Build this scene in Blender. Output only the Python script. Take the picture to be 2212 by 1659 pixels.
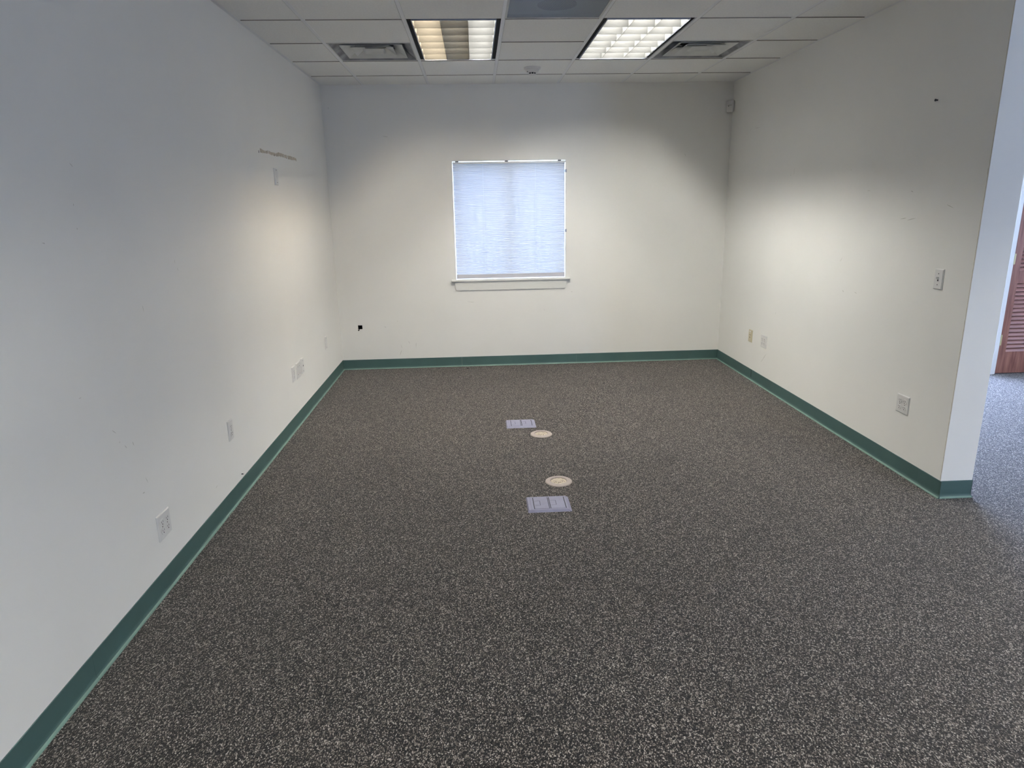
import bpy, bmesh, math, random
from mathutils import Vector, Matrix

for o in list(bpy.data.objects):
    bpy.data.objects.remove(o, do_unlink=True)
SC = bpy.context.scene
COL = SC.collection
random.seed(7)

# ------------------------------------------------------------------ camera
W, H = 3.9304, 2.724            # room width, ceiling height (metres)
YE = -3.5344                    # free end of the right wall
CAP = 0.18                      # thickness of the right wall
cam_d = bpy.data.cameras.new('camera')
cam_d.sensor_fit = 'HORIZONTAL'; cam_d.sensor_width = 36.0
cam_d.lens = 1455.03 / 2212 * 36.0
cam_d.clip_start = 0.05; cam_d.clip_end = 200
cam = bpy.data.objects.new('camera', cam_d); COL.objects.link(cam)
_r = Vector((0.998400028, -0.05369936, -0.01771332))
_u = Vector((0.030877184, 0.255314949, 0.966364774))
_f = Vector((0.047370694, 0.965365555, -0.256564538))
M = Matrix.Identity(4)
for i in range(3):
    M[i][0], M[i][1], M[i][2] = _r[i], _u[i], -_f[i]
M.translation = Vector((1.4056, -6.8634, 1.6154))
cam.matrix_world = M
SC.camera = cam

# ------------------------------------------------------------------ light + exposure
TUBE = 154.0                     # radiance of a fluorescent tube
SKY = 38.0                      # daylight radiance
vs = SC.view_settings
vs.view_transform = 'Standard'; vs.look = 'None'; vs.gamma = 1.0
vs.exposure = 0.36; vs.use_curve_mapping = False
wd = bpy.data.worlds.new('daylight'); SC.world = wd; wd.use_nodes = True
wd.node_tree.nodes['Background'].inputs[0].default_value = (0.50, 0.62, 1.0, 1)
wd.node_tree.nodes['Background'].inputs[1].default_value = SKY

def portal(loc, rot, sx, sy):
    l = bpy.data.lights.new('sky_portal', 'AREA'); l.shape = 'RECTANGLE'
    l.size, l.size_y = sx, sy
    l.cycles.is_portal = True
    o = bpy.data.objects.new('sky_portal', l); COL.objects.link(o)
    o.location = loc; o.rotation_euler = rot
portal((1.75, 0.16, 1.47), (math.radians(-90), 0, 0), 1.13, 1.15)
portal((5.12, 0.16, 1.33), (math.radians(-90), 0, 0), 1.9, 2.6)
portal((6.0, -9.36, 1.4), (math.radians(90), 0, 0), .7, 1.0)
portal((8.33, -1.65, 1.25), (0, math.radians(90), 0), .9, .5)

# ------------------------------------------------------------------ materials
def lin(c):
    return tuple(((v/255+.055)/1.055)**2.4 if v/255 > .04045 else v/255/12.92 for v in c) + (1,)

def mat(name, col, rough=.6, metal=0., spec=.5, srgb=True):
    m = bpy.data.materials.new(name); m.use_nodes = True
    b = m.node_tree.nodes['Principled BSDF']
    b.inputs['Base Color'].default_value = lin(col) if srgb else (*col, 1)
    b.inputs['Roughness'].default_value = rough
    b.inputs['Metallic'].default_value = metal
    b.inputs['Specular IOR Level'].default_value = spec
    return m

def nodes(m):
    return m.node_tree, m.node_tree.nodes['Principled BSDF']

def noise_tint(m, base, var, scale, bump=0., bscale=400, bdist=.0006, detail=3):
    nt, b = nodes(m); N = nt.nodes; L = nt.links
    tc = N.new('ShaderNodeTexCoord')
    n = N.new('ShaderNodeTexNoise'); n.inputs['Scale'].default_value = scale; n.inputs['Detail'].default_value = detail
    L.new(tc.outputs['Object'], n.inputs['Vector'])
    r = N.new('ShaderNodeValToRGB'); r.color_ramp.elements[0].position = .3; r.color_ramp.elements[1].position = .7
    c = lin(base)
    r.color_ramp.elements[0].color = tuple(v*(1-var) for v in c[:3]) + (1,)
    r.color_ramp.elements[1].color = tuple(min(1, v*(1+var)) for v in c[:3]) + (1,)
    L.new(n.outputs['Fac'], r.inputs['Fac']); L.new(r.outputs['Color'], b.inputs['Base Color'])
    if bump:
        n2 = N.new('ShaderNodeTexNoise'); n2.inputs['Scale'].default_value = bscale; n2.inputs['Detail'].default_value = 2
        L.new(tc.outputs['Object'], n2.inputs['Vector'])
        bp = N.new('ShaderNodeBump'); bp.inputs['Strength'].default_value = bump; bp.inputs['Distance'].default_value = bdist
        L.new(n2.outputs['Fac'], bp.inputs['Height']); L.new(bp.outputs['Normal'], b.inputs['Normal'])
    return m

m_wall = noise_tint(mat('wall_paint', (237, 236, 231), .85, spec=.25), (237, 236, 231), .02, 1.3, .25, 260, .0008)
m_tile = noise_tint(mat('ceiling_tile', (240, 240, 237), .9, spec=.2), (240, 240, 237), .035, 90, .3, 180, .001, 6)
m_tedge = mat('tile_edge', (150, 148, 140), .9)
m_grid = mat('grid_white', (232, 233, 234), .4)
m_white = mat('white_plastic', (222, 221, 218), .35)
m_whitep = mat('white_trim_paint', (235, 235, 230), .35)
m_ivory = mat('ivory_plastic', (204, 194, 164), .4)
m_dark = mat('dark_void', (10, 10, 12), .9)
m_black = mat('black_gap', (12, 12, 18), .6)
m_reflect = mat('reflector_white', (240, 240, 236), .5)
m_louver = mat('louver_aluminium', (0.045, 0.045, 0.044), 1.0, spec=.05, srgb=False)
m_silver = mat('silver_edge', (170, 175, 190), .35, .3)
m_screw = mat('screw_metal', (120, 118, 112), .4, .6)
m_vent = noise_tint(mat('diffuser_paint', (214, 214, 208), .5), (205, 206, 202), .10, 6)
m_ventd = noise_tint(mat('diffuser_dusty', (96, 96, 96), .8), (140, 142, 146), .42, 9)
m_floorbox = noise_tint(mat('floor_box_grey', (168, 166, 184), .5), (134, 134, 156), .06, 40)
m_slot = mat('slot_dark', (28, 26, 34), .8)
m_ring = noise_tint(mat('floor_ring_metal', (205, 190, 172), .4, .15), (172, 160, 152), .06, 60)
m_brass = noise_tint(mat('brass_plate', (225, 208, 165), .4, .2), (192, 180, 158), .12, 90)
m_hinge = mat('brass_hinge', (205, 195, 150), .35, .4)
m_scar = noise_tint(mat('torn_paper', (150, 140, 125), .9), (188, 179, 164), .25, 45, .5, 300)
m_scuff = mat('scuff_grey', (200, 198, 190), .8)
m_concrete = mat('ground_outside', (150, 146, 132), .9)

# green vinyl base
m_green = noise_tint(mat('green_vinyl', (68, 94, 92), .42, spec=.5), (68, 95, 93), .07, 5)

m_toe = noise_tint(mat('green_vinyl_toe_highlight', (104, 134, 126), .5), (112, 142, 132), .10, 12)  # lighter green paints the highlight on the upward-facing toe

# door wood
m_wood = mat('stained_wood', (112, 66, 52), .45)
nt, b = nodes(m_wood)
tc = nt.nodes.new('ShaderNodeTexCoord'); mp = nt.nodes.new('ShaderNodeMapping')
mp.inputs['Scale'].default_value = (30, 30, 2.2)
nz = nt.nodes.new('ShaderNodeTexNoise'); nz.inputs['Scale'].default_value = 2; nz.inputs['Detail'].default_value = 6
rp = nt.nodes.new('ShaderNodeValToRGB')
rp.color_ramp.elements[0].color = lin((112, 68, 56)); rp.color_ramp.elements[1].color = lin((160, 110, 94))
rp.color_ramp.elements[0].position = .3; rp.color_ramp.elements[1].position = .7
nt.links.new(tc.outputs['Object'], mp.inputs[0]); nt.links.new(mp.outputs[0], nz.inputs['Vector'])
nt.links.new(nz.outputs['Fac'], rp.inputs[0]); nt.links.new(rp.outputs[0], b.inputs['Base Color'])

# loop pile carpet: flecked yarn cells
m_carpet = mat('flecked_carpet', (90, 85, 80), .95, spec=.1)
nt, b = nodes(m_carpet); N = nt.nodes; L = nt.links
tc = N.new('ShaderNodeTexCoord')
wz = N.new('ShaderNodeTexNoise'); wz.inputs['Scale'].default_value = 90; wz.inputs['Detail'].default_value = 1
vm = N.new('ShaderNodeVectorMath'); vm.operation = 'MULTIPLY_ADD'
vm.inputs[1].default_value = (.006, .006, .006)
L.new(tc.outputs['Object'], wz.inputs['Vector']); L.new(wz.outputs['Color'], vm.inputs[0]); L.new(tc.outputs['Object'], vm.inputs[2])
vo = N.new('ShaderNodeTexVoronoi'); vo.inputs['Scale'].default_value = 1; vo.voronoi_dimensions = '2D'
ms = N.new('ShaderNodeMapping'); ms.inputs['Scale'].default_value = (370, 220, 1)
L.new(vm.outputs[0], ms.inputs[0]); L.new(ms.outputs[0], vo.inputs['Vector'])
sp = N.new('ShaderNodeSeparateColor'); L.new(vo.outputs['Color'], sp.inputs[0])
rp = N.new('ShaderNodeValToRGB'); cr = rp.color_ramp; cr.interpolation = 'LINEAR'
cr.elements[0].position = 0; cr.elements[0].color = lin((8, 6, 6))
cr.elements[1].position = 1; cr.elements[1].color = lin((196, 188, 180))
for pos, c in ((.40, (13, 10, 10)), (.56, (38, 33, 31)), (.72, (86, 79, 74)), (.88, (136, 127, 119))):
    e = cr.elements.new(pos); e.color = lin(c)
L.new(sp.outputs[0], rp.inputs[0])
hs = N.new('ShaderNodeHueSaturation')
mr = N.new('ShaderNodeMapRange'); mr.inputs[3].default_value = .488; mr.inputs[4].default_value = .512
L.new(sp.outputs[1], mr.inputs[0]); L.new(mr.outputs[0], hs.inputs['Hue']); L.new(rp.outputs[0], hs.inputs['Color'])
big = N.new('ShaderNodeTexNoise'); big.inputs['Scale'].default_value = 1.1; big.inputs['Detail'].default_value = 4
L.new(tc.outputs['Object'], big.inputs['Vector'])
mv = N.new('ShaderNodeMapRange'); mv.inputs[1].default_value = .3; mv.inputs[2].default_value = .7
mv.inputs[3].default_value = .77; mv.inputs[4].default_value = .92
L.new(big.outputs['Fac'], mv.inputs[0]); L.new(mv.outputs[0], hs.inputs['Value'])
L.new(hs.outputs[0], b.inputs['Base Color'])
b.inputs['Sheen Weight'].default_value = .2; b.inputs['Sheen Roughness'].default_value = .5
bp = N.new('ShaderNodeBump'); bp.inputs['Strength'].default_value = .7; bp.inputs['Distance'].default_value = .003; bp.invert = True
L.new(vo.outputs['Distance'], bp.inputs['Height']); L.new(bp.outputs['Normal'], b.inputs['Normal'])

# perforated return-air grille: real see-through holes
m_perf = mat('perforated_metal', (128, 138, 150), .45, .2)
nt, b = nodes(m_perf); N = nt.nodes; L = nt.links
tc = N.new('ShaderNodeTexCoord'); vo = N.new('ShaderNodeTexVoronoi'); vo.voronoi_dimensions = '2D'
vo.inputs['Scale'].default_value = 170; vo.inputs['Randomness'].default_value = 0
L.new(tc.outputs['Object'], vo.inputs['Vector'])
lt = N.new('ShaderNodeMath'); lt.operation = 'GREATER_THAN'; lt.inputs[1].default_value = .36
L.new(vo.outputs['Distance'], lt.inputs[0]); L.new(lt.outputs[0], b.inputs['Alpha'])

# window shade fabric: diffuse + translucent
m_fab = bpy.data.materials.new('shade_fabric'); m_fab.use_nodes = True
nt = m_fab.node_tree; N = nt.nodes; L = nt.links; N.clear()
out = N.new('ShaderNodeOutputMaterial'); mx = N.new('ShaderNodeAddShader')
df = N.new('ShaderNodeBsdfDiffuse'); df.inputs[0].default_value = (.50, .50, .49, 1)
tr = N.new('ShaderNodeBsdfTranslucent')
tc = N.new('ShaderNodeTexCoord'); mp = N.new('ShaderNodeMapping'); mp.inputs['Scale'].default_value = (3, 1, 160)
nz = N.new('ShaderNodeTexNoise'); nz.inputs['Scale'].default_value = 1.5; nz.inputs['Detail'].default_value = 4
rp = N.new('ShaderNodeValToRGB')
rp.color_ramp.elements[0].color = (.0235, .0260, .0285, 1); rp.color_ramp.elements[1].color = (.0285, .0315, .0345, 1)
rp.color_ramp.elements[0].position = .25; rp.color_ramp.elements[1].position = .75
L.new(tc.outputs['Object'], mp.inputs[0]); L.new(mp.outputs[0], nz.inputs['Vector']); L.new(nz.outputs['Fac'], rp.inputs[0])
L.new(rp.outputs[0], tr.inputs[0]); L.new(df.outputs[0], mx.inputs[0]); L.new(tr.outputs[0], mx.inputs[1])
L.new(mx.outputs[0], out.inputs[0])

m_glass = bpy.data.materials.new('window_glass'); m_glass.use_nodes = True
nt = m_glass.node_tree; N = nt.nodes; L = nt.links; N.clear()
out = N.new('ShaderNodeOutputMaterial'); mx = N.new('ShaderNodeMixShader'); mx.inputs[0].default_value = .06
t = N.new('ShaderNodeBsdfTransparent'); t.inputs[0].default_value = (.95, .97, .96, 1); g = N.new('ShaderNodeBsdfGlossy'); g.inputs['Roughness'].default_value = .02
L.new(t.outputs[0], mx.inputs[1]); L.new(g.outputs[0], mx.inputs[2]); L.new(mx.outputs[0], out.inputs[0])

def emis(name, col, s):
    m = bpy.data.materials.new(name); m.use_nodes = True
    nt = m.node_tree; nt.nodes.clear()
    e = nt.nodes.new('ShaderNodeEmission'); e.inputs[0].default_value = (*col, 1); e.inputs[1].default_value = s
    o = nt.nodes.new('ShaderNodeOutputMaterial'); nt.links.new(e.outputs[0], o.inputs[0])
    return m
m_cool = emis('tube_cool_white', (1.0, .98, .925), TUBE)
m_warm = emis('tube_warm_white', (1.0, .83, .60), TUBE)
m_dead = mat('tube_unlit', (190, 184, 176), .3)

# ------------------------------------------------------------------ mesh helpers
def obj(name, bm, m, parent=None, kind=None, label=None, smooth=False):
    me = bpy.data.meshes.new(name)
    bmesh.ops.recalc_face_normals(bm, faces=bm.faces[:])
    bm.to_mesh(me); bm.free()
    for x in (m if isinstance(m, (list, tuple)) else [m]):
        me.materials.append(x)
    if smooth:
        for p in me.polygons: p.use_smooth = True
    o = bpy.data.objects.new(name, me); COL.objects.link(o)
    if parent: o.parent = parent
    if kind: o['kind'] = kind
    if label: o['label'] = label
    return o

def thing(name, label, cat, loc=(0, 0, 0), rz=0., group=None, kind=None):
    o = bpy.data.objects.new(name, None); COL.objects.link(o)
    o.empty_display_size = .05
    o.location = loc; o.rotation_euler = (0, 0, rz)
    if label: o['label'] = label
    if cat: o['category'] = cat
    if group: o['group'] = group
    if kind: o['kind'] = kind
    return o

def tag(o, label, cat, group=None):
    o['label'] = label; o['category'] = cat
    if group: o['group'] = group
    return o

def box(bm, x0, x1, y0, y1, z0, z1, mi=0):
    v = [bm.verts.new(p) for p in ((x0,y0,z0),(x1,y0,z0),(x1,y1,z0),(x0,y1,z0),(x0,y0,z1),(x1,y0,z1),(x1,y1,z1),(x0,y1,z1))]
    fs = []
    for q in ((0,3,2,1),(4,5,6,7),(0,1,5,4),(1,2,6,5),(2,3,7,6),(3,0,4,7)):
        f = bm.faces.new([v[i] for i in q]); f.material_index = mi; fs.append(f)
    return v

def B(*bx):
    bm = bmesh.new()
    for a in bx: box(bm, *a)
    return bm

def hexa(bm, lo, hi, mi=0):
    """closed solid between two 4-point loops"""
    a = [bm.verts.new(p) for p in lo]; c = [bm.verts.new(p) for p in hi]
    bm.faces.new(a[::-1]).material_index = mi; bm.faces.new(c).material_index = mi
    for i in range(4):
        bm.faces.new((a[i], a[(i+1)%4], c[(i+1)%4], c[i])).material_index = mi

def cyl(bm, p0, p1, r0, r1=None, n=24, caps=True, mi=0):
    p0, p1 = Vector(p0), Vector(p1); r1 = r0 if r1 is None else r1
    d = (p1-p0).normalized(); a = d.orthogonal().normalized(); c = d.cross(a)
    A = [bm.verts.new(p0+(a*math.cos(t)+c*math.sin(t))*r0) for t in (2*math.pi*i/n for i in range(n))]
    Q = [bm.verts.new(p1+(a*math.cos(t)+c*math.sin(t))*r1) for t in (2*math.pi*i/n for i in range(n))]
    for i in range(n):
        bm.faces.new((A[i], A[(i+1)%n], Q[(i+1)%n], Q[i])).material_index = mi
    if caps:
        bm.faces.new(A[::-1]).material_index = mi; bm.faces.new(Q).material_index = mi

def lathe(bm, prof, n=48, cx=0, cy=0, closed=False, mi=0):
    """revolve (r, z) pairs about the vertical axis"""
    rings = []
    for r, z in prof:
        if r < 1e-6: rings.append([bm.verts.new((cx, cy, z))])
        else: rings.append([bm.verts.new((cx+r*math.cos(2*math.pi*i/n), cy+r*math.sin(2*math.pi*i/n), z)) for i in range(n)])
    pairs = list(zip(rings, rings[1:]))
    if closed: pairs.append((rings[-1], rings[0]))
    for a, c in pairs:
        for i in range(n):
            q = [a[i % len(a)], a[(i+1) % len(a)], c[(i+1) % len(c)], c[i % len(c)]]
            q2 = []
            for v in q:
                if v not in q2: q2.append(v)
            if len(q2) >= 3: bm.faces.new(q2).material_index = mi

def prism(bm, pts, axis, a, c, mi=0):
    """extrude a 2-D outline along axis 0/1/2 from a to c"""
    def P(p, t):
        q = [0, 0, 0]; k = [i for i in range(3) if i != axis]
        q[k[0]], q[k[1]], q[axis] = p[0], p[1], t
        return q
    A = [bm.verts.new(P(p, a)) for p in pts]; C = [bm.verts.new(P(p, c)) for p in pts]
    n = len(pts)
    bm.faces.new(A[::-1]).material_index = mi; bm.faces.new(C).material_index = mi
    for i in range(n):
        bm.faces.new((A[i], A[(i+1)%n], C[(i+1)%n], C[i])).material_index = mi

# ------------------------------------------------------------------ room shell
XR, YF = 8.2, -9.2              # right side of the neighbouring space, wall behind the camera
obj('floor', B((-.12, XR+.12, YF-.15, .15, -.12, 0)), m_carpet, kind='structure')

def slab(name, axis, t0, t1, u0, u1, holes=(), z1=3.0, m=m_wall):
    """vertical wall perpendicular to axis with rectangular openings (u0,u1,z0,z1)"""
    us = sorted({u0, u1, *[h[0] for h in holes], *[h[1] for h in holes]})
    zs = sorted({0., z1, *[h[2] for h in holes], *[h[3] for h in holes]})
    bm = bmesh.new()
    for a, c in zip(us, us[1:]):
        for e, g in zip(zs, zs[1:]):
            mu, mz = (a+c)/2, (e+g)/2
            if any(h[0] < mu < h[1] and h[2] < mz < h[3] for h in holes): continue
            if axis == 1: box(bm, a, c, t0, t1, e, g)
            else: box(bm, t0, t1, a, c, e, g)
    bmesh.ops.remove_doubles(bm, verts=bm.verts[:], dist=1e-5)
    # drop the doubled inner faces
    seen = {}
    for f in bm.faces:
        k = tuple(sorted(v.index for v in f.verts)) if False else tuple(sorted(id(v) for v in f.verts))
        seen.setdefault(k, []).append(f)
    bmesh.ops.delete(bm, geom=[f for fs in seen.values() if len(fs) > 1 for f in fs], context='FACES_ONLY')
    return obj(name, bm, m, kind='structure')

WX0, WX1, WZ0, WZ1 = 1.187, 2.315, .899, 2.048
HX0, HX1, HZ0, HZ1 = .181, .225, .419, .459
wall_back = slab('wall_back', 1, 0, .15, -.12, XR+.12, [(WX0, WX1, WZ0, WZ1), (HX0, HX1, HZ0, HZ1), (4.17, 6.07, .03, 2.63)])
wall_left = slab('wall_left', 0, -.12, 0, YF, 0)
wall_right = slab('wall_right', 0, W, W+CAP, YE, 0)
slab('wall_front', 1, YF-.15, YF, -.12, XR+.12, [(5.65, 6.35, .9, 1.9)])
slab('wall_far_right', 0, XR, XR+.12, YF, 0, [(-1.9, -1.4, .8, 1.7)])
DY = -.951                      # plane of the louvred closet door
slab('wall_closet', 1, DY, DY+.1, 6.10, XR, [(6.243, 7.17, 0, 2.03)])
slab('wall_closet_side', 0, 6.10, 6.20, DY+.1, 0)
# ragged knock-out hole at the foot of the back wall: black liner inside paints its shade
bm = bmesh.new()
c0 = (HX0+.0006, HX1-.0006, .002, .14, HZ0+.0006, HZ1-.0006)
box(bm, *c0); bmesh.ops.delete(bm, geom=[f for f in bm.faces if f.calc_center_median().y < .003], context='FACES_ONLY')
obj('hole_shade_liner', bm, m_dark, wall_back)
bm = bmesh.new()
for x, z, r in ((HX0+.004, HZ0-.012, .007), (HX0+.010, HZ0-.006, .006)):
    pts = [(x+math.cos(t)*r*(1+.4*math.sin(3*t)), z+math.sin(t)*r) for t in (k*math.pi/4 for k in range(8))]
    prism(bm, pts, 1, -.0006, .0004)
obj('paint_chip', bm, m_dark, wall_back)

# scuffs and pencil marks on the walls (flat marks, each a fraction of a millimetre)
SCL = [(-4.553,1.524,-4.539,1.521),(-4.317,1.785,-4.301,1.773),(-3.579,1.359,-3.574,1.344),(-4.517,.987,-4.502,.987),(-4.349,.813,-4.325,.793),(-4.312,.756,-4.312,.747),(-4.221,.722,-4.215,.704),(-4.282,.728,-4.269,.712),(-4.169,.546,-4.154,.515),(-4.211,.492,-4.192,.489),(-3.498,.203,-3.47,.209),(-3.964,1.235,-3.964,1.21),(-3.596,1.399,-3.598,1.378),(-4.342,1.565,-4.341,1.559),(-4.338,1.648,-4.338,1.64)]
SCR = [(-1.433,1.862,-1.428,1.806),(-1.363,1.809,-1.38,1.805),(-2.263,1.801,-2.273,1.806),(-2.49,1.665,-2.526,1.664),(-2.251,1.196,-2.275,1.227),(-2.472,1.012,-2.501,1.006),(-.584,2.241,-.696,2.237),(-.481,2.228,-.499,2.246),(-2.872,1.495,-2.928,1.502),(-2.94,1.489,-3.014,1.503),(-3.264,1.577,-3.318,1.56),(-3.524,1.752,-3.527,1.717),(-1.306,.675,-1.31,.7),(-1.187,.307,-1.095,.215),(-2.939,1.655,-2.962,1.647),(-2.32,1.006,-2.34,.995)]
SCB = [(1.304,.672,1.375,.667),(2.085,.571,2.095,.568),(.451,.442,.464,.427),(.604,.245,.616,.21),(.61,.191,.588,.133),(.682,.281,.699,.257),(.55,2.273,.602,2.264),(3.479,2.078,3.489,2.052),(.058,2.533,.065,2.521),(2.362,.749,2.381,.749),(.762,.264,.758,.206),(.581,.496,.59,.486)]
def scuffs(par, S, put):
    bm = bmesh.new()
    for u0, z0, u1, z1 in S:
        d = Vector((u1-u0, z1-z0)); n = Vector((-d.y, d.x)).normalized()
        w = .0012 + random.random()*.0012; k = 5
        up = []; dn = []
        for i in range(k+1):
            t = i/k; c = Vector((u0, z0)) + d*t; ww = w*math.sin(math.pi*(.08+.84*t))*(.7+.6*random.random())
            up.append(c+n*ww); dn.append(c-n*ww)
        bm.faces.new([bm.verts.new(put(p.x, p.y)) for p in up+dn[::-1]])
    return obj('scuff_marks', bm, m_scuff, par)
scuffs(wall_left, SCL, lambda u, z: (.0005, u, z))
scuffs(wall_right, SCR, lambda u, z: (W-.0005, u, z))
scuffs(wall_back, SCB, lambda u, z: (u, -.0005, z))
# hairline where the metal corner bead shows at the free end of the right wall
obj('corner_bead', B((W-.0006, W+.001, YE+.0040, YE+.0060, .1, 2.70)), m_scar, wall_right)

# torn strip of paint on the left wall
ST = [(-2.079,2.009),(-2.031,2.004),(-1.971,2.0),(-1.882,2.009),(-1.831,2.001),(-1.75,2.007),(-1.73,1.999),(-1.63,2.016),(-1.496,2.012),(-1.408,2.009),(-1.273,2.011),(-1.136,2.003)]
SB = [(-2.079,1.983),(-2.04,1.98),(-1.956,1.983),(-1.891,1.985),(-1.826,1.983),(-1.759,1.981),(-1.701,1.982),(-1.594,1.983),(-1.506,1.985),(-1.393,1.98),(-1.257,1.981),(-1.144,1.981)]
bm = bmesh.new()
rr = random.Random(3)
for i in range(11):
    if i in (2, 5, 8): g0, g1 = .12, .80
    else: g0, g1 = .03, .97
    a, c, e, g = Vector(ST[i]), Vector(ST[i+1]), Vector(SB[i+1]), Vector(SB[i])
    n = 5; top = []; bot = []
    for k in range(n+1):
        t = g0+(g1-g0)*k/n
        mid = rr.uniform(.0, .35) if i > 5 else rr.uniform(0, .15)
        p = a.lerp(c, t); q = g.lerp(e, t)
        top.append(p + Vector((0, rr.uniform(-.003, .002)))); bot.append(q.lerp(p, mid) + Vector((0, rr.uniform(-.002, .003))))
    lp = top + bot[::-1]
    A = [bm.verts.new((0.0002, p.x, p.y)) for p in lp]; C = [bm.verts.new((.0014, p.x, p.y)) for p in lp]
    bm.faces.new(C)
    for k in range(len(lp)): bm.faces.new((A[k], A[(k+1) % len(lp)], C[(k+1) % len(lp)], C[k]))
obj('torn_paint_patch', bm, m_scar, wall_left, label='brownish torn strip of wall paint')
bm = bmesh.new()
for y in (-2.108, -1.752, -1.70, -1.43, -1.30, -1.15): box(bm, 0, .0012, y-.003, y+.004, 1.975+.01*rr.random(), 1.992+.01*rr.random())
obj('paint_gouge', bm, m_slot, wall_left)

# ------------------------------------------------------------------ ceiling
T = .6096; X0 = .3984; Y0 = .4567
xs = [0.] + [X0 + T*i for i in range(6)] + [W]
xs_all = [X0 + T*i for i in range(-1, 14)]
ys_all = [-(Y0 + T*j) for j in range(-1, 15)]
def fixture_cells():
    s = set()
    for cx0 in (1, 3):
        for j in (1, 2, 9, 10): s.add((cx0, j))
    s |= {(8, 8), (8, 9), (11, 8), (11, 9)}
    s.add((0, 1)); s.add((4, 1)); s.add((2, 3))
    return s
OPEN = fixture_cells()
TH = .007                       # the tile face hangs this far below the grid
bm = bmesh.new()
def tilebox(x0, x1, y0, y1, g=(.013, .013, .013, .013)):
    vs_ = box(bm, x0+g[0], x1-g[1], y0+g[2], y1-g[3], H, H+.016)
for i in range(-1, 13):
    for j in range(-1, 14):
        a, c = X0+T*i, X0+T*(i+1)
        y1, y0 = -(Y0+T*j), -(Y0+T*(j+1))
        g = [.013]*4
        if (i, j) in OPEN: continue
        if a < 0: a = 0; g[0] = .024
        if j == -1: y1 = 0; g[3] = .018
        if y0 < YF: y0 = YF
        if y1 <= YF: continue
        if c > XR: c = XR
        if a >= XR: continue
        # the right wall rises through the ceiling
        if y0 >= YE-.3 and a < W < c:
            tilebox(a, W, y0, y1, (.013, .022, g[2], g[3]))
            if c > W+CAP+.05: tilebox(W+CAP, c, y0, y1, (.022, .013, g[2], g[3]))
            continue
        tilebox(a, c, y0, y1, g)
for f in bm.faces:
    f.material_index = 0 if abs(f.normal.z) > .5 else 1
bm.normal_update()
for f in bm.faces: f.material_index = 0 if abs(f.normal.z) > .5 else 1
ceil = obj('ceiling', bm, [m_tile, m_tedge], kind='structure')
# deck above the tiles, so nothing leaks
bm = bmesh.new(); box(bm, -.12, XR+.12, YF-.15, .15, H+.30, H+.36)
obj('ceiling_deck', bm, m_tedge, ceil)
# exposed tee grid: flush main runners, cross tees a little higher (one continuous lattice)
bm = bmesh.new()
for x in xs_all:
    if 0 < x < XR: box(bm, x-.012, x+.012, YF, 0, H+.0002, H+.022)
SPAN = {(c_, j_+1) for (c_, j_) in OPEN if (c_, j_+1) in OPEN and c_ != 2 and not (c_ in (0, 4))}
for j, y in enumerate(ys_all):
    if not (YF < y < 0): continue
    for i, (x0, x1) in enumerate(zip(xs_all, xs_all[1:])):
        if (i-1, j-1) in SPAN: continue          # a light fixture bridges this line
        x0, x1 = max(x0, 0), min(x1, XR)
        if x1 <= x0: continue
        box(bm, x0+(.012 if x0 else 0), x1-(.012 if x1 < XR else 0), y-.012, y+.012, H+.005, H+.022)
obj('ceiling_grid', bm, m_grid, ceil)
# wall angle round the room
bm = bmesh.new()
az = H+.001
box(bm, 0, .022, YF, 0, az, az+.003); box(bm, .022, W-.02, -.016, 0, az, az+.003)
box(bm, W-.02, W, YE, 0, az, az+.003); box(bm, W-.02, W+CAP+.02, YE-.02, YE, az, az+.003); box(bm, W+CAP, W+CAP+.02, YE, 0, az, az+.003)
obj('wall_angle', bm, m_grid, ceil)

# ------------------------------------------------------------------ baseboards (green vinyl cove base)
BH = .1004
def cove(t=.003, toe=.0150):
    pts = [(0, BH), (t*.6, BH), (t, BH-.0015), (t, .022)]
    for k in range(1, 5):
        a = math.pi/2*k/4
        pts.append((t + (toe-t)*(1-math.cos(a)), .022 - .019*math.sin(a)))
    pts += [(toe+.0006, .0012), (toe, 0), (0, 0)]
    return pts
def base(name, runs, place):
    """runs: (u0,u1) pieces; place maps (offset from wall, z, u) to the room"""
    bm = bmesh.new()
    for u0, u1 in runs:
        A = [bm.verts.new(place(p[0], p[1], u0)) for p in cove()]
        C = [bm.verts.new(place(p[0], p[1], u1)) for p in cove()]
        n = len(A)
        bm.faces.new(A[::-1]); bm.faces.new(C)
        for i in range(n):
            f = bm.faces.new((A[i], A[(i+1) % n], C[(i+1) % n], C[i]))
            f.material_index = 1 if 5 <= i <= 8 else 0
    return bm
def runs(a, c, cuts, gap=.0003):
    e = [a] + sorted(cuts) + [c]
    return [(p+(gap if p != a else 0), q-(gap if q != c else 0)) for p, q in zip(e, e[1:])]
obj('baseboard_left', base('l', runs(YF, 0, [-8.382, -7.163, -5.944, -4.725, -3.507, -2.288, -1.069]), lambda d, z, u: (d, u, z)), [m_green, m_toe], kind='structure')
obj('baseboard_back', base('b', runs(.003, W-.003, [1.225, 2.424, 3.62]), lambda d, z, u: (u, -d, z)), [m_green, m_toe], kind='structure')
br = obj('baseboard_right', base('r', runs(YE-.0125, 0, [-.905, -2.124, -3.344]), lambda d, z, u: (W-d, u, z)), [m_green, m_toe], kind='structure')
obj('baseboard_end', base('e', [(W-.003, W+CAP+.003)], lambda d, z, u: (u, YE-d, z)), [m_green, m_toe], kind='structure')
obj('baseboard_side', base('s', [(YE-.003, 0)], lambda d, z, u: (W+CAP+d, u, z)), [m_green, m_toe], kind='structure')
# a joint that has opened up
obj('open_joint', B((W-.0038, W-.0005, -.908, -.902, .030, .098)), m_slot, br)

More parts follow.
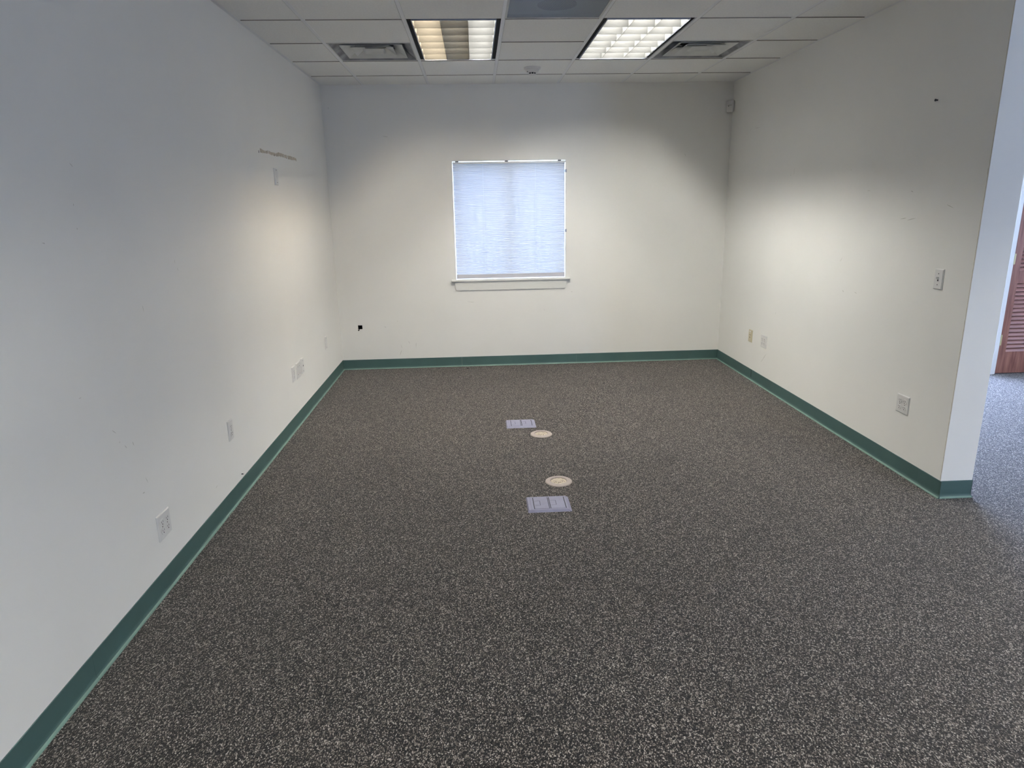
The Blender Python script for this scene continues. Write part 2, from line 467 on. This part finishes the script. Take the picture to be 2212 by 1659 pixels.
# ------------------------------------------------------------------ window 1 with frame, sill, apron, glass
win = thing('window_1', None, None, (0, 0, 0), kind='structure')
bm = bmesh.new()
fw = .014
box(bm, WX0, WX0+fw, -.002, .06, WZ0, WZ1); box(bm, WX1-fw*.8, WX1, -.002, .06, WZ0, WZ1); box(bm, WX0+fw, WX1-fw*.8, -.002, .06, WZ1-fw, WZ1)
obj('window_trim', bm, m_whitep, win)
bm = bmesh.new()
s = .030; y0, y1 = .088, .125
box(bm, WX0, WX0+s, y0, y1, WZ0, WZ1); box(bm, WX1-s, WX1, y0, y1, WZ0, WZ1)
box(bm, WX0+s, WX1-s, y0, y1, WZ1-s, WZ1); box(bm, WX0+s, WX1-s, y0, y1, WZ0, WZ0+s)
box(bm, 1.722, 1.775, y0, y1, WZ0+s, WZ1-s)
obj('window_frame', bm, m_whitep, win)
obj('window_glass', B((WX0+s, 1.722, .105, .109, WZ0+s, WZ1-s), (1.775, WX1-s, .105, .109, WZ0+s, WZ1-s)), m_glass, win)
bm = bmesh.new(); box(bm, 1.150, 2.352, -.032, 0, .879, .900); box(bm, WX0, WX1, 0, .088, .879, .900)
sill = obj('window_sill', bm, m_whitep, win)
bv = sill.modifiers.new('bevel', 'BEVEL'); bv.width = .004; bv.segments = 2; bv.limit_method = 'ANGLE'
bm = bmesh.new()
# apron: moulded board whose ends run in towards the bottom
hexa(bm, [(1.198,-.010,.789),(2.304,-.010,.789),(2.304,0,.789),(1.198,0,.789)], [(1.182,-.019,.879),(2.320,-.019,.879),(2.320,0,.879),(1.182,0,.879)])
obj('window_apron', bm, m_whitep, win)

# second window (glazed opening onto the space to the right, hidden from here by the wall end); unseen rear window added for fill light
for nm, (a, c, y, e_, f_) in (('window_2', (4.17, 6.07, .06, .03, 2.63)), ('fill_window_rear', (5.65, 6.35, YF-.09, .9, 1.9))):
    w2 = thing(nm, None, None, kind='structure')
    bm = bmesh.new(); k = .05
    box(bm, a, a+k, y, y+.05, e_, f_); box(bm, c-k, c, y, y+.05, e_, f_)
    box(bm, a+k, c-k, y, y+.05, e_, e_+k); box(bm, a+k, c-k, y, y+.05, f_-k, f_)
    obj('window_frame', bm, m_whitep, w2)
    obj('window_glass', B((a+k, c-k, y+.02, y+.026, e_+k, f_-k)), m_glass, w2)
w3 = thing('fill_window_right', None, None, kind='structure')  # unseen window added to brighten the door casing
bm = bmesh.new()
for q in ((-1.9, -1.87, .8, 1.7), (-1.43, -1.4, .8, 1.7), (-1.87, -1.43, .8, .83), (-1.87, -1.43, 1.67, 1.7)): box(bm, XR+.04, XR+.08, *q)
obj('window_frame', bm, m_whitep, w3)
obj('window_glass', B((XR+.055, XR+.061, -1.87, -1.43, .83, 1.67)), m_glass, w3)
g = obj('ground', B((-40, 50, .6, 60, -.6, -.3)), m_concrete, kind='structure')

# ------------------------------------------------------------------ pleated shade in the window
sh = thing('window_shade', 'closed pale blue pleated cellular shade filling the window in the back wall', 'window shade', (0, 0, 0))
SX0, SX1 = WX0+fw+.004, WX1-fw*.8-.004
obj('headrail', B((SX0-.002, SX1+.002, .006, .045, 2.010, 2.026)), m_whitep, sh)
bm = bmesh.new()
ztop, zbot = 2.012, .940
prof = []
z = ztop; k = 0
rs = random.Random(5)
while z > zbot:
    f = (ztop-z)/(ztop-zbot)
    pitch = .0185 - .0040*f*f
    a = .0045
    prof += [(0, z), (a*.85, z-pitch*.22), (a, z-pitch*.5), (a*.85, z-pitch*.78)]
    z -= pitch
prof.append((0, max(z, zbot-.005)))
nx = 26
grid = []
for o_, zz in prof:
    row = []
    for i in range(nx+1):
        x = SX0+(SX1-SX0)*i/nx
        wob = .0007*math.sin(x*9+zz*37)+.0006*math.sin(x*23+zz*61)
        row.append(bm.verts.new((x, .026-o_, zz+wob)))
    grid.append(row)
for a, c in zip(grid, grid[1:]):
    for i in range(nx): bm.faces.new((a[i], a[i+1], c[i+1], c[i]))
obj('fabric', bm, m_fab, sh)
bm = bmesh.new()
hexa(bm, [(SX0,.010,.9035),(SX1,.010,.9035),(SX1,.034,.9035),(SX0,.034,.9035)], [(SX0,.013,.945),(SX1,.013,.945),(SX1,.034,.945),(SX0,.034,.945)])
obj('bottom_rail', bm, mat('rail_grey_white', (190, 190, 196), .4), sh)
m_cord = mat('cord_grey', (200, 206, 216), .8)
for x in (1.497, 2.010):
    bm = bmesh.new(); cyl(bm, (x, .0205, .945), (x, .0205, 2.012), .0011, n=6)
    obj('cord', bm, m_cord, sh)
for x in (1.247, 1.727, 2.245):
    obj('bracket', B((x-.016, x+.016, .000, .004, 2.026, 2.036)), mat('bracket_grey', (70, 74, 78), .5) if x == 1.247 else bpy.data.materials['bracket_grey'], sh)
for z in (1.932, 1.362):
    obj('side_clip', B((WX1-.017, WX1+.002, -.006, .004, z-.014, z+.014)), m_silver, sh)

# ------------------------------------------------------------------ ceiling light fixtures
def make_fixture(label, cx, cy, lamps, group):
    t = thing('ceiling_light', label, 'ceiling light', (cx, cy, H), 0, group)
    hx, hy = .2915, .5965
    bm = bmesh.new()
    tk = .004; zt = .125
    box(bm, -hx, hx, -hy, hy, zt-tk, zt)
    box(bm, -hx, -hx+tk, -hy, hy, .0125, zt-tk); box(bm, hx-tk, hx, -hy, hy, .0125, zt-tk)
    box(bm, -hx+tk, hx-tk, -hy, -hy+tk, .0125, zt-tk); box(bm, -hx+tk, hx-tk, hy-tk, hy, .0125, zt-tk)
    for x in (-.087, .087):      # reflector ridges between the lamps
        box(bm, x-.003, x+.003, -hy+tk, hy-tk, .053, .062)
    obj('housing', bm, m_reflect, t)
    # dark air slots between the grid and the louvre
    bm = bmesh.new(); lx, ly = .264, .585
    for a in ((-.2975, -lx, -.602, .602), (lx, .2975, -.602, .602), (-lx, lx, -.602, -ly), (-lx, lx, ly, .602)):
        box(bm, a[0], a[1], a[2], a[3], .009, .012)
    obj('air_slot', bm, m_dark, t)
    bm = bmesh.new(); e = .004
    for a in ((-lx, -lx+e, -ly, ly), (lx-e, lx, -ly, ly), (-lx+e, lx-e, -ly, -ly+e), (-lx+e, lx-e, ly-e, ly)):
        box(bm, a[0], a[1], a[2], a[3], -.001, .02)
    obj('louver_frame', bm, m_silver, t)
    bm = bmesh.new()
    z0, z1 = .002, .052
    for x in (-lx+e+.001, -.087, .087, lx-e-.001): box(bm, x-.001, x+.001, -ly+e, ly-e, z0, z1)
    for k in range(7):
        y = -ly+e + (2*(ly-e))*k/6
        # parabolic cross blades: slim wedge, leaning face towards the lamp
        hexa(bm, [(-lx+e, y-.0012, z0), (lx-e, y-.0012, z0), (lx-e, y+.0012, z0), (-lx+e, y+.0012, z0)],
                 [(-lx+e, y-.006, z1), (lx-e, y-.006, z1), (lx-e, y+.006, z1), (-lx+e, y+.006, z1)])
    obj('louver', bm, m_louver, t)
    for x, m in zip((-.175, 0, .175), lamps):
        bm = bmesh.new(); cyl(bm, (x, -.57, .083), (x, .57, .083), .0127, n=10)
        obj('fluorescent_tube', bm, m, t, label={'tube_unlit': 'unlit fluorescent tube', 'tube_warm_white': 'yellowish fluorescent tube'}.get(m.name), smooth=True)
    return t
YC = -(Y0+2*T)
XL, XRt = X0+1.5*T, X0+3.5*T
C3 = (m_cool, m_cool, m_cool)
make_fixture('recessed louvred ceiling light with a yellowish left row and a dark middle row', XL, YC, (m_warm, m_dead, m_cool), 'recessed louvred ceiling lights')
make_fixture('recessed louvred ceiling light with all three rows glowing, left of the right vent', XRt, YC, C3, 'recessed louvred ceiling lights')
make_fixture('recessed louvred ceiling light behind the camera, on the left side', XL, YC-8*T, (m_cool, m_dead, m_cool), 'recessed louvred ceiling lights')
make_fixture('recessed louvred ceiling light behind the camera, on the right side', XRt, YC-8*T, (m_cool, m_dead, m_cool), 'recessed louvred ceiling lights')


make_fixture('added recessed louvred fill light over the neighbouring space, out of view', X0+8.5*T, YC-7*T, C3, 'recessed louvred ceiling lights')  # unseen fixture added to raise ambient light and brighten the wall end
make_fixture('added recessed louvred fill light deep in the neighbouring space, out of view', X0+11.5*T, YC-7*T, C3, 'recessed louvred ceiling lights')  # likewise an unseen light added for ambient fill

# ------------------------------------------------------------------ square air diffusers
def make_diffuser(label, cx, cy):
    t = thing('ceiling_vent', label, 'air vent', (cx, cy, H), 0, 'square supply vents')
    def frustum(name, a0, z0, a1, z1, m, th=.002, lip=.0):
        """square ring: half-width a0 at z0 (low, outer) up to a1 at z1 (high, inner)"""
        bm = bmesh.new()
        L0 = [(-a0,-a0),(a0,-a0),(a0,a0),(-a0,a0)]; L1 = [(-a1,-a1),(a1,-a1),(a1,a1),(-a1,a1)]
        lo = [bm.verts.new((*p, z0)) for p in L0]; hi = [bm.verts.new((*p, z1)) for p in L1]
        lo2 = [bm.verts.new((p[0]*(1+lip/a0)+(0), p[1]*(1+lip/a0), z0+th)) for p in L0]; hi2 = [bm.verts.new((*p, z1+th)) for p in L1]
        for i in range(4):
            j = (i+1) % 4
            bm.faces.new((lo[i], lo[j], hi[j], hi[i])); bm.faces.new((lo2[i], hi2[i], hi2[j], lo2[j]))
            bm.faces.new((lo[i], lo2[i], lo2[j], lo[j])); bm.faces.new((hi[i], hi[j], hi2[j], hi2[i]))
        return obj(name, bm, m, t)
    bm = bmesh.new()
    for a in ((-.2975, -.285, -.2975, .2975), (.285, .2975, -.2975, .2975), (-.285, .285, -.2975, -.285), (-.285, .285, .285, .2975)):
        box(bm, a[0], a[1], a[2], a[3], .001, .005)
    obj('outer_frame', bm, m_vent, t)
    frustum('outer_cone', .285, .003, .205, .055, m_ventd)
    frustum('middle_cone', .222, .004, .140, .050, m_vent)
    frustum('inner_cone', .150, .004, .078, .046, m_vent)
    bm = bmesh.new()
    hexa(bm, [(-.062,-.062,.004),(.062,-.062,.004),(.062,.062,.004),(-.062,.062,.004)], [(-.078,-.078,.010),(.078,-.078,.010),(.078,.078,.010),(-.078,.078,.010)])
    obj('centre_plate', bm, m_vent, t)
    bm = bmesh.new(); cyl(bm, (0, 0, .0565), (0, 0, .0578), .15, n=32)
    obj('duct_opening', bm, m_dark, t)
    obj('back_pan', B((-.285, .285, -.285, .285, .058, .060)), m_ventd, t)
    bm = bmesh.new()
    for s_ in (-1, 1): box(bm, s_*.09-.004, s_*.09+.004, -.2, .2, .0520, .0560)
    obj('damper_bar', bm, m_slot, t)
make_diffuser('square stepped ceiling vent with dusty cones, left of the left light', X0+.5*T, -(Y0+1.5*T))
make_diffuser('square stepped ceiling vent with dusty cones, right of the right light', X0+4.5*T, -(Y0+1.5*T))

# perforated return grille
t = thing('return_air_grille', 'grey perforated ceiling grille with a dark round duct behind it', 'air grille', (X0+2.5*T, -(Y0+3.5*T), H))
obj('perforated_panel', B((-.284, .284, -.284, .284, .002, .003)), m_perf, t)
bm = bmesh.new()
for a in ((-.2975, -.284, -.2975, .2975), (.284, .2975, -.2975, .2975), (-.284, .284, -.2975, -.284), (-.284, .284, .284, .2975)):
    box(bm, a[0], a[1], a[2], a[3], -.001, .006)
obj('grille_frame', bm, m_vent, t)
bm = bmesh.new(); box(bm, -.29, .29, -.29, .29, .008, .022)
bmesh.ops.delete(bm, geom=[f for f in bm.faces if f.calc_center_median().z < .009], context='FACES_ONLY')
obj('back_pan', bm, mat('pan_blue_grey', (160, 172, 184), .6, .2), t)
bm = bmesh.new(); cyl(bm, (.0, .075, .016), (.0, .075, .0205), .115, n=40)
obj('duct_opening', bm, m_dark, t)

# smoke detector
t = thing('smoke_detector', 'round white smoke detector on the ceiling between the two lights', 'smoke detector', (X0+2.5*T, -.762, H))
bm = bmesh.new(); lathe(bm, [(0, .001), (.070, .001), (.071, -.006), (.068, -.014), (.058, -.016), (0, -.016)]); obj('mounting_base', bm, m_white, t, smooth=False)
bm = bmesh.new(); lathe(bm, [(0, -.016), (.057, -.016), (.057, -.024), (.054, -.027), (.054, -.031), (.048, -.038), (.034, -.041), (0, -.041)]); hd = obj('sensor_head', bm, m_white, t)
bm = bmesh.new(); lathe(bm, [(0, -.041), (.029, -.041), (.029, -.052), (0, -.052)]); obj('sensing_chamber', bm, m_dark, t)
bm = bmesh.new()
for k in range(8):
    a = math.pi/8 + k*math.pi/4
    cyl(bm, (.030*math.cos(a), .030*math.sin(a), -.040), (.030*math.cos(a), .030*math.sin(a), -.053), .0035, n=8)
lathe(bm, [(0, -.052), (.033, -.052), (.031, -.058), (.018, -.060), (0, -.060)], n=32)
obj('chamber_cap', bm, m_white, t)
bm = bmesh.new(); cyl(bm, (-.040, -.028, -.031), (-.0405, -.0283, -.038), .004, n=12); obj('indicator_light', bm, m_dark, t)

# motion detector in the back right corner
t = thing('motion_detector', 'small white motion detector high in the back right corner', 'motion detector', (W-.035, -.035, 2.497), math.radians(-40))
bm = bmesh.new()
hexa(bm, [(-.031,-.022,-.052),(.031,-.022,-.052),(.031,.012,-.052),(-.031,.012,-.052)], [(-.036,-.016,.052),(.036,-.016,.052),(.036,.012,.052),(-.036,.012,.052)])
bmesh.ops.bevel(bm, geom=bm.edges[:], offset=.004, segments=2, affect='EDGES')
body = obj('detector_body', bm, m_white, t)
bm = bmesh.new()
hexa(bm, [(-.021,-.0235,.006),(.019,-.0235,.006),(.019,-.015,.006),(-.021,-.015,.006)], [(-.018,-.0205,.013),(.016,-.0205,.013),(.016,-.015,.013),(-.018,-.015,.013)])
obj('lens_ridge', bm, mat('lens_milky', (190, 188, 180), .5), t)
bm = bmesh.new(); cyl(bm, (-.012, -.020, .001), (-.012, -.0235, .001), .0032, n=10); obj('sensor_eye', bm, m_dark, t)
bm = bmesh.new(); hexa(bm, [(-.022,.012,-.04),(.022,.012,-.04),(.002,.036,-.04),(-.002,.036,-.04)], [(-.022,.012,.04),(.022,.012,.04),(.002,.036,.04),(-.002,.036,.04)])
obj('corner_bracket', bm, m_white, t)

# ------------------------------------------------------------------ wall plates
def plate_bm(w, h, d=.0065, e=.004):
    bm = bmesh.new()
    lo = [(-w/2,0,-h/2),(w/2,0,-h/2),(w/2,0,h/2),(-w/2,0,h/2)]
    mid = [(x, d*.45, z) for x, _, z in lo]
    hi = [(x*(1-2*e/w), d, z*(1-2*e/h)) for x, _, z in lo]
    R = [[bm.verts.new(p) for p in r] for r in (lo, mid, hi)]
    bm.faces.new(R[0]); bm.faces.new(R[2][::-1])
    for a, c in zip(R, R[1:]):
        for i in range(4): bm.faces.new((a[i], a[(i+1) % 4], c[(i+1) % 4], c[i]))
    return bm
def screw(par, x, z, y, m=m_screw, r=.0032):
    bm = bmesh.new(); cyl(bm, (x, y-.002, z), (x, y+.0009, z), r, n=14)
    box(bm, x-r*.75, x+r*.75, y+.0009, y+.0011, z-.0005, z+.0005)
    obj('screw', bm, m, par)
def receptacle(par, x, z, y, m):
    bm = bmesh.new(); r = .0172
    pts = []
    for k in range(32):
        a = 2*math.pi*k/32
        pts.append((x+r*math.cos(a), z+max(-.0142, min(.0142, r*math.sin(a)))))
    prism(bm, pts, 1, y-.002, y+.0022)
    o = obj('receptacle', bm, m, par)
    bm = bmesh.new()
    box(bm, x-.0075, x-.0052, y+.0020, y+.0025, z-.001, z+.0075); box(bm, x+.0052, x+.0075, y+.0020, y+.0025, z-.001, z+.0065)
    cyl(bm, (x, y+.0018, z-.0078), (x, y+.0026, z-.0078), .0028, n=12)
    obj('slot', bm, m_slot, o)
RL, RR = math.radians(-90), math.radians(90)
def outlet(label, loc, rz, gangs=1, w=None, h=.114, m=m_white, group=None):
    w = w or (.072 if gangs == 1 else .117)
    t = thing('wall_outlet', label, 'outlet', loc, rz, group)
    obj('cover_plate', plate_bm(w, h), m, t)
    for x in ((0,) if gangs == 1 else (-.023, .023)):
        for z in (.0195, -.0195): receptacle(t, x, z, .0065, m)
        screw(t, x, 0, .0065)
    return t
def blank(name, label, cat, loc, rz, w, h, screws, d=.0065, m=m_white, mscr=m_screw):
    t = thing(name, label, cat, loc, rz)
    obj('cover_plate', plate_bm(w, h, d), m, t)
    for x, z in screws: screw(t, x, z, d, mscr)
    return t
outlet('white four-socket outlet low on the left wall, nearest the camera', (0, -4.086, .290), RL, 2, h=.115, group='white four-socket outlets')
outlet('white two-socket outlet alone on the left wall, second from the camera', (0, -3.204, .427), RL, 1)
outlet('white two-socket outlet leftmost in the row of three plates on the left wall', (0, -1.848, .412), RL, 1, .074, .116)
blank('blank_plate', 'wide blank white plate in the middle of the row of three on the left wall', 'wall plate', (0, -1.704, .409), RL, .118, .122, ((-.023, .030), (.023, .030), (-.023, -.030), (.023, -.030)))
t = blank('jack_plate', 'white jack plate at the window end of the row of three on the left wall', 'wall plate', (0, -1.584, .416), RL, .072, .120, ((0, .042), (0, -.042)), d=.010)
bm = bmesh.new(); box(bm, -.008, .008, .008, .012, -.008, .008); obj('jack_frame', bm, m_white, t)
obj('jack_port', B((-.0055, .0055, .0115, .0125, -.005, .006)), m_slot, t)
blank('blank_plate', 'blank white plate low on the left wall beside the back corner', 'wall plate', (0, -.695, .424), RL, .072, .115, ((0, .042), (0, -.042)))
blank('blank_plate', 'blank white plate high on the left wall under the torn paint', 'wall plate', (0, -1.782, 1.840), RL, .070, .114, ((0, .045), (0, -.040)), d=.011, mscr=m_slot)
t = thing('jack_plate', 'ivory yellowed jack plate low on the right wall beside the white outlet', 'wall plate', (W, -.829, .403), RR)
obj('cover_plate', plate_bm(.074, .113, .009, .006), m_ivory, t)
bm = bmesh.new()
for x, z, r in ((-.014, .012, .0042), (.010, .010, .0042), (0, -.012, .0055)): cyl(bm, (x, .0085, z), (x, .0095, z), r, n=14)
obj('jack_port', bm, m_slot, t)
obj('label_window', B((-.015, .015, .0085, .0096, .036, .048)), m_white, t, label='small white label strip')
outlet('white four-socket outlet low on the right wall, right of the ivory plate', (W, -1.122, .409), RR, 2, h=.112, group='white four-socket outlets')
outlet('white four-socket outlet on the right wall near its free end', (W, -3.128, .423), RR, 2, .117, .110, group='white four-socket outlets')
t = thing('light_switch', 'white toggle light switch on the right wall near its free end', 'light switch', (W, -3.287, 1.183), RR)
obj('cover_plate', plate_bm(.071, .112, .0075, .005), m_white, t)
screw(t, 0, .030, .0075, m_slot, .0028); screw(t, 0, -.030, .0075, m_slot, .0028)
bm = bmesh.new(); box(bm, -.005, .005, .0070, .0079, -.011, .011); obj('switch_slot', bm, m_slot, t)
bm = bmesh.new()
hexa(bm, [(-.0045,.006,-.004),(.0045,.006,-.004),(.0045,.006,.008),(-.0045,.006,.008)], [(-.0035,.023,.007),(.0035,.023,.007),(.0035,.021,.0135),(-.0035,.021,.0135)])
obj('toggle', bm, m_white, t)

# tiny hardware left in the walls
bm = bmesh.new(); cyl(bm, (W+.01, -3.07, 2.125), (W-.012, -3.07, 2.125), .0035, n=10); cyl(bm, (W-.012, -3.07, 2.125), (W-.015, -3.07, 2.125), .0065, n=12)
tag(obj('wall_screw', bm, m_black), 'tiny black screw stuck high in the right wall', 'screw')
t = thing('wall_screw', 'tiny bright screw poking out of the left wall just above the green base', 'screw', (0, -3.119, .127))
bm = bmesh.new(); cyl(bm, (-.01, 0, 0), (.012, 0, .001), .0028, n=10); obj('shank', bm, m_slot, t)
bm = bmesh.new(); cyl(bm, (.012, 0, .001), (.015, 0, .0013), .0055, n=14); obj('screw_head', bm, m_white, t)
bm = bmesh.new(); lathe(bm, [(0, 0), (.012, 0), (.010, .004), (0, .006)], n=10)
o = tag(obj('carpet_scrap', bm, m_black), 'tiny black scrap on the carpet by the back wall base', 'scrap'); o.location = (1.285, -.105, .0)

# ------------------------------------------------------------------ floor boxes
def floor_box(label, x0, x1, y0, y1):
    cx, cy = (x0+x1)/2, (y0+y1)/2; w, d = (x1-x0)/2, (y1-y0)/2
    t = thing('floor_outlet_box', label, 'floor box', (cx, cy, 0), 0, 'rectangular floor boxes')
    bm = bmesh.new(); z = .010; e = .012
    hexa(bm, [(-w,-d,.0),(w+.006,-d,.0),(w+.006,d,.0),(-w,d,.0)], [(-w+.006,-d+e,z),(w-e,-d+e,z),(w-e,d-.007,z),(-w+.006,d-.007,z)])
    obj('frame', bm, m_floorbox, t)
    # two hinged lids with a thumb tab each
    for k, (a, c) in enumerate(((-w+.040, -.002+.004), (.010, w-.026))):
        lid = obj('lid', B((a, c, -d+.026, d-.022, z, z+.0016)), m_floorbox, t)
        bm = bmesh.new(); zz = z+.0017
        tx = a+(c-a)*.42; tw = .0007
        ym = .002; hy = d*.30
        box(bm, a+.004, tx, ym+hy-tw, ym+hy+tw, zz-.0006, zz); box(bm, a+.004, tx, ym-hy-tw, ym-hy+tw, zz-.0006, zz); box(bm, tx-tw*1.4, tx+tw*1.4, ym-hy, ym+hy, zz-.0006, zz)
        obj('thumb_tab', bm, m_slot, lid)
    for x in (-w+.0375, .0020, .0095, w-.0235):
        obj('gap', B((x-.0016, x+.0016, -d+.026, d-.022, z-.0004, z+.0019)), m_slot, t)
    bm = bmesh.new(); box(bm, -w+.0205, -w+.0215, -d+.008, d-.009, z-.0004, z+.0004)
    box(bm, -w+.0205, w-.016, -d+.018, -d+.0188, z-.0004, z+.0005)
    obj('seam_line', bm, mat('seam_grey', (96, 94, 112), .8) if 'seam_grey' not in bpy.data.materials else bpy.data.materials['seam_grey'], t)
    return t
floor_box('blue-grey rectangular floor box with two lids, farther one, beside the farther round cover', 1.594, 1.812, -2.078, -1.898)
floor_box('blue-grey rectangular floor box with two lids, nearer one, in front of the nearer round cover', 1.645, 1.880, -3.520, -3.330)

def floor_cover(label, x, y, r, open_slots):
    t = thing('round_floor_cover', label, 'floor cover', (x, y, 0), math.radians(8 if open_slots else 40), 'round floor covers')
    bm = bmesh.new(); lathe(bm, [(r*.60, .0), (r, .0), (r*.985, .003), (r*.93, .0055), (r*.66, .0075), (r*.615, .0068), (r*.60, .004)], n=64, closed=True)
    obj('flange_ring', bm, m_ring, t, smooth=False)
    bm = bmesh.new(); lathe(bm, [(0, .0045), (r*.55, .0045), (r*.585, .003), (r*.598, .001), (0, .001)], n=64)
    obj('cover_disc', bm, m_brass, t)
    bm = bmesh.new(); lathe(bm, [(r*.588, .0032), (r*.603, .0032), (r*.603, .0042), (r*.588, .0042)], n=64, closed=True)
    obj('groove', bm, m_slot, t)
    # raised lugs and engraved arcs of the twist-out plugs
    bm = bmesh.new()
    for sx in (-1, 1):
        cyl(bm, (sx*r*.30, 0, .0044), (sx*r*.30, 0, .0058), r*.21, n=28)
    obj('plug', bm, m_brass, t)
    bm = bmesh.new()
    for k in range(10):
        a = k*2*math.pi/10
        if k % 5 == 0: continue
        q = r*.46
        cyl(bm, (q*math.cos(a), q*math.sin(a), .0044), (q*math.cos(a), q*math.sin(a), .0049), .0022, n=8)
    for sx in (-1, 1):
        box(bm, sx*r*.30-r*.12, sx*r*.30+r*.12, -.0012, .0012, .0056, .0061)
    for k in range(9):
        a0 = math.radians(200+k*16) if open_slots else math.radians(20+k*40)
        if open_slots and k in (2, 6): continue
        a1 = a0+math.radians(11); q = r*.30
        hexa(bm, [((q)*math.cos(a0), (q)*math.sin(a0), .0044), ((q+.002)*math.cos(a0), (q+.002)*math.sin(a0), .0044), ((q+.002)*math.cos(a1), (q+.002)*math.sin(a1), .0044), (q*math.cos(a1), q*math.sin(a1), .0044)],
                 [((q)*math.cos(a0), (q)*math.sin(a0), .0062), ((q+.002)*math.cos(a0), (q+.002)*math.sin(a0), .0062), ((q+.002)*math.cos(a1), (q+.002)*math.sin(a1), .0062), (q*math.cos(a1), q*math.sin(a1), .0062)])
    obj('engraved_mark', bm, m_slot, t)
floor_cover('round beige metal floor cover, farther one, beside the farther rectangular box', 1.839, -2.232, .079, False)
floor_cover('round beige metal floor cover, nearer one, behind the nearer rectangular box', 1.861, -3.107, .081, True)

# ------------------------------------------------------------------ louvred closet door with white casing
bm = bmesh.new()
cx0, cx1 = 6.243, 7.17
box(bm, 6.186, cx0-.006, DY-.018, DY, 0, 2.09); box(bm, 6.196, cx0-.016, DY-.022, DY-.018, 0, 2.08)
box(bm, cx0-.006, cx0, DY-.012, DY+.1, 0, 2.036)
box(bm, cx1, cx1+.006, DY-.012, DY+.1, 0, 2.036); box(bm, cx1+.006, cx1+.063, DY-.018, DY, 0, 2.09)
box(bm, cx0-.006, cx1+.006, DY-.018, DY+.1, 2.03, 2.09)
obj('trim_1', bm, m_whitep, kind='structure')
m_slat = noise_tint(mat('stained_slat', (150, 104, 92), .5), (156, 110, 98), .08, 3)
door = thing('door_1', None, None, kind='structure')
def leaf(a, c):
    y0, y1 = DY-.004, DY+.030
    bm = bmesh.new(); st = .072
    box(bm, a, a+st, y0, y1, .006, 2.02); box(bm, c-st, c, y0, y1, .006, 2.02)
    for z0, z1 in ((.006, .208), (.846, .958), (1.93, 2.02)): box(bm, a+st, c-st, y0, y1, z0, z1)
    lf = obj('door_leaf', bm, m_wood, door)
    for z0, z1 in ((.208, .846), (.958, 1.93)):
        bm = bmesh.new(); p = .0355; n = int((z1-z0)/p)
        p = (z1-z0)/n
        for k in range(n):
            z = z0+p*k
            x0, x1 = a+st, c-st
            hexa(bm, [(x0,y0+.002,z+.001),(x1,y0+.002,z+.001),(x1,y0+.009,z+.001),(x0,y0+.009,z+.001)],
                     [(x0,y0+.022,z+p*.84),(x1,y0+.022,z+p*.84),(x1,y0+.030,z+p*.84),(x0,y0+.030,z+p*.84)])
        obj('louver_slats', bm, m_slat, lf)
leaf(6.247, 6.706); leaf(6.709, 7.168)
for z0, z1 in ((.272, .371), (1.018, 1.113), (1.70, 1.79)):
    bm = bmesh.new(); box(bm, 6.240, 6.262, DY-.0075, DY-.004, z0, z1); cyl(bm, (6.246, DY-.011, z0), (6.246, DY-.011, z1), .005, n=12)
    obj('hinge', bm, m_hinge, door, label='brass hinge')
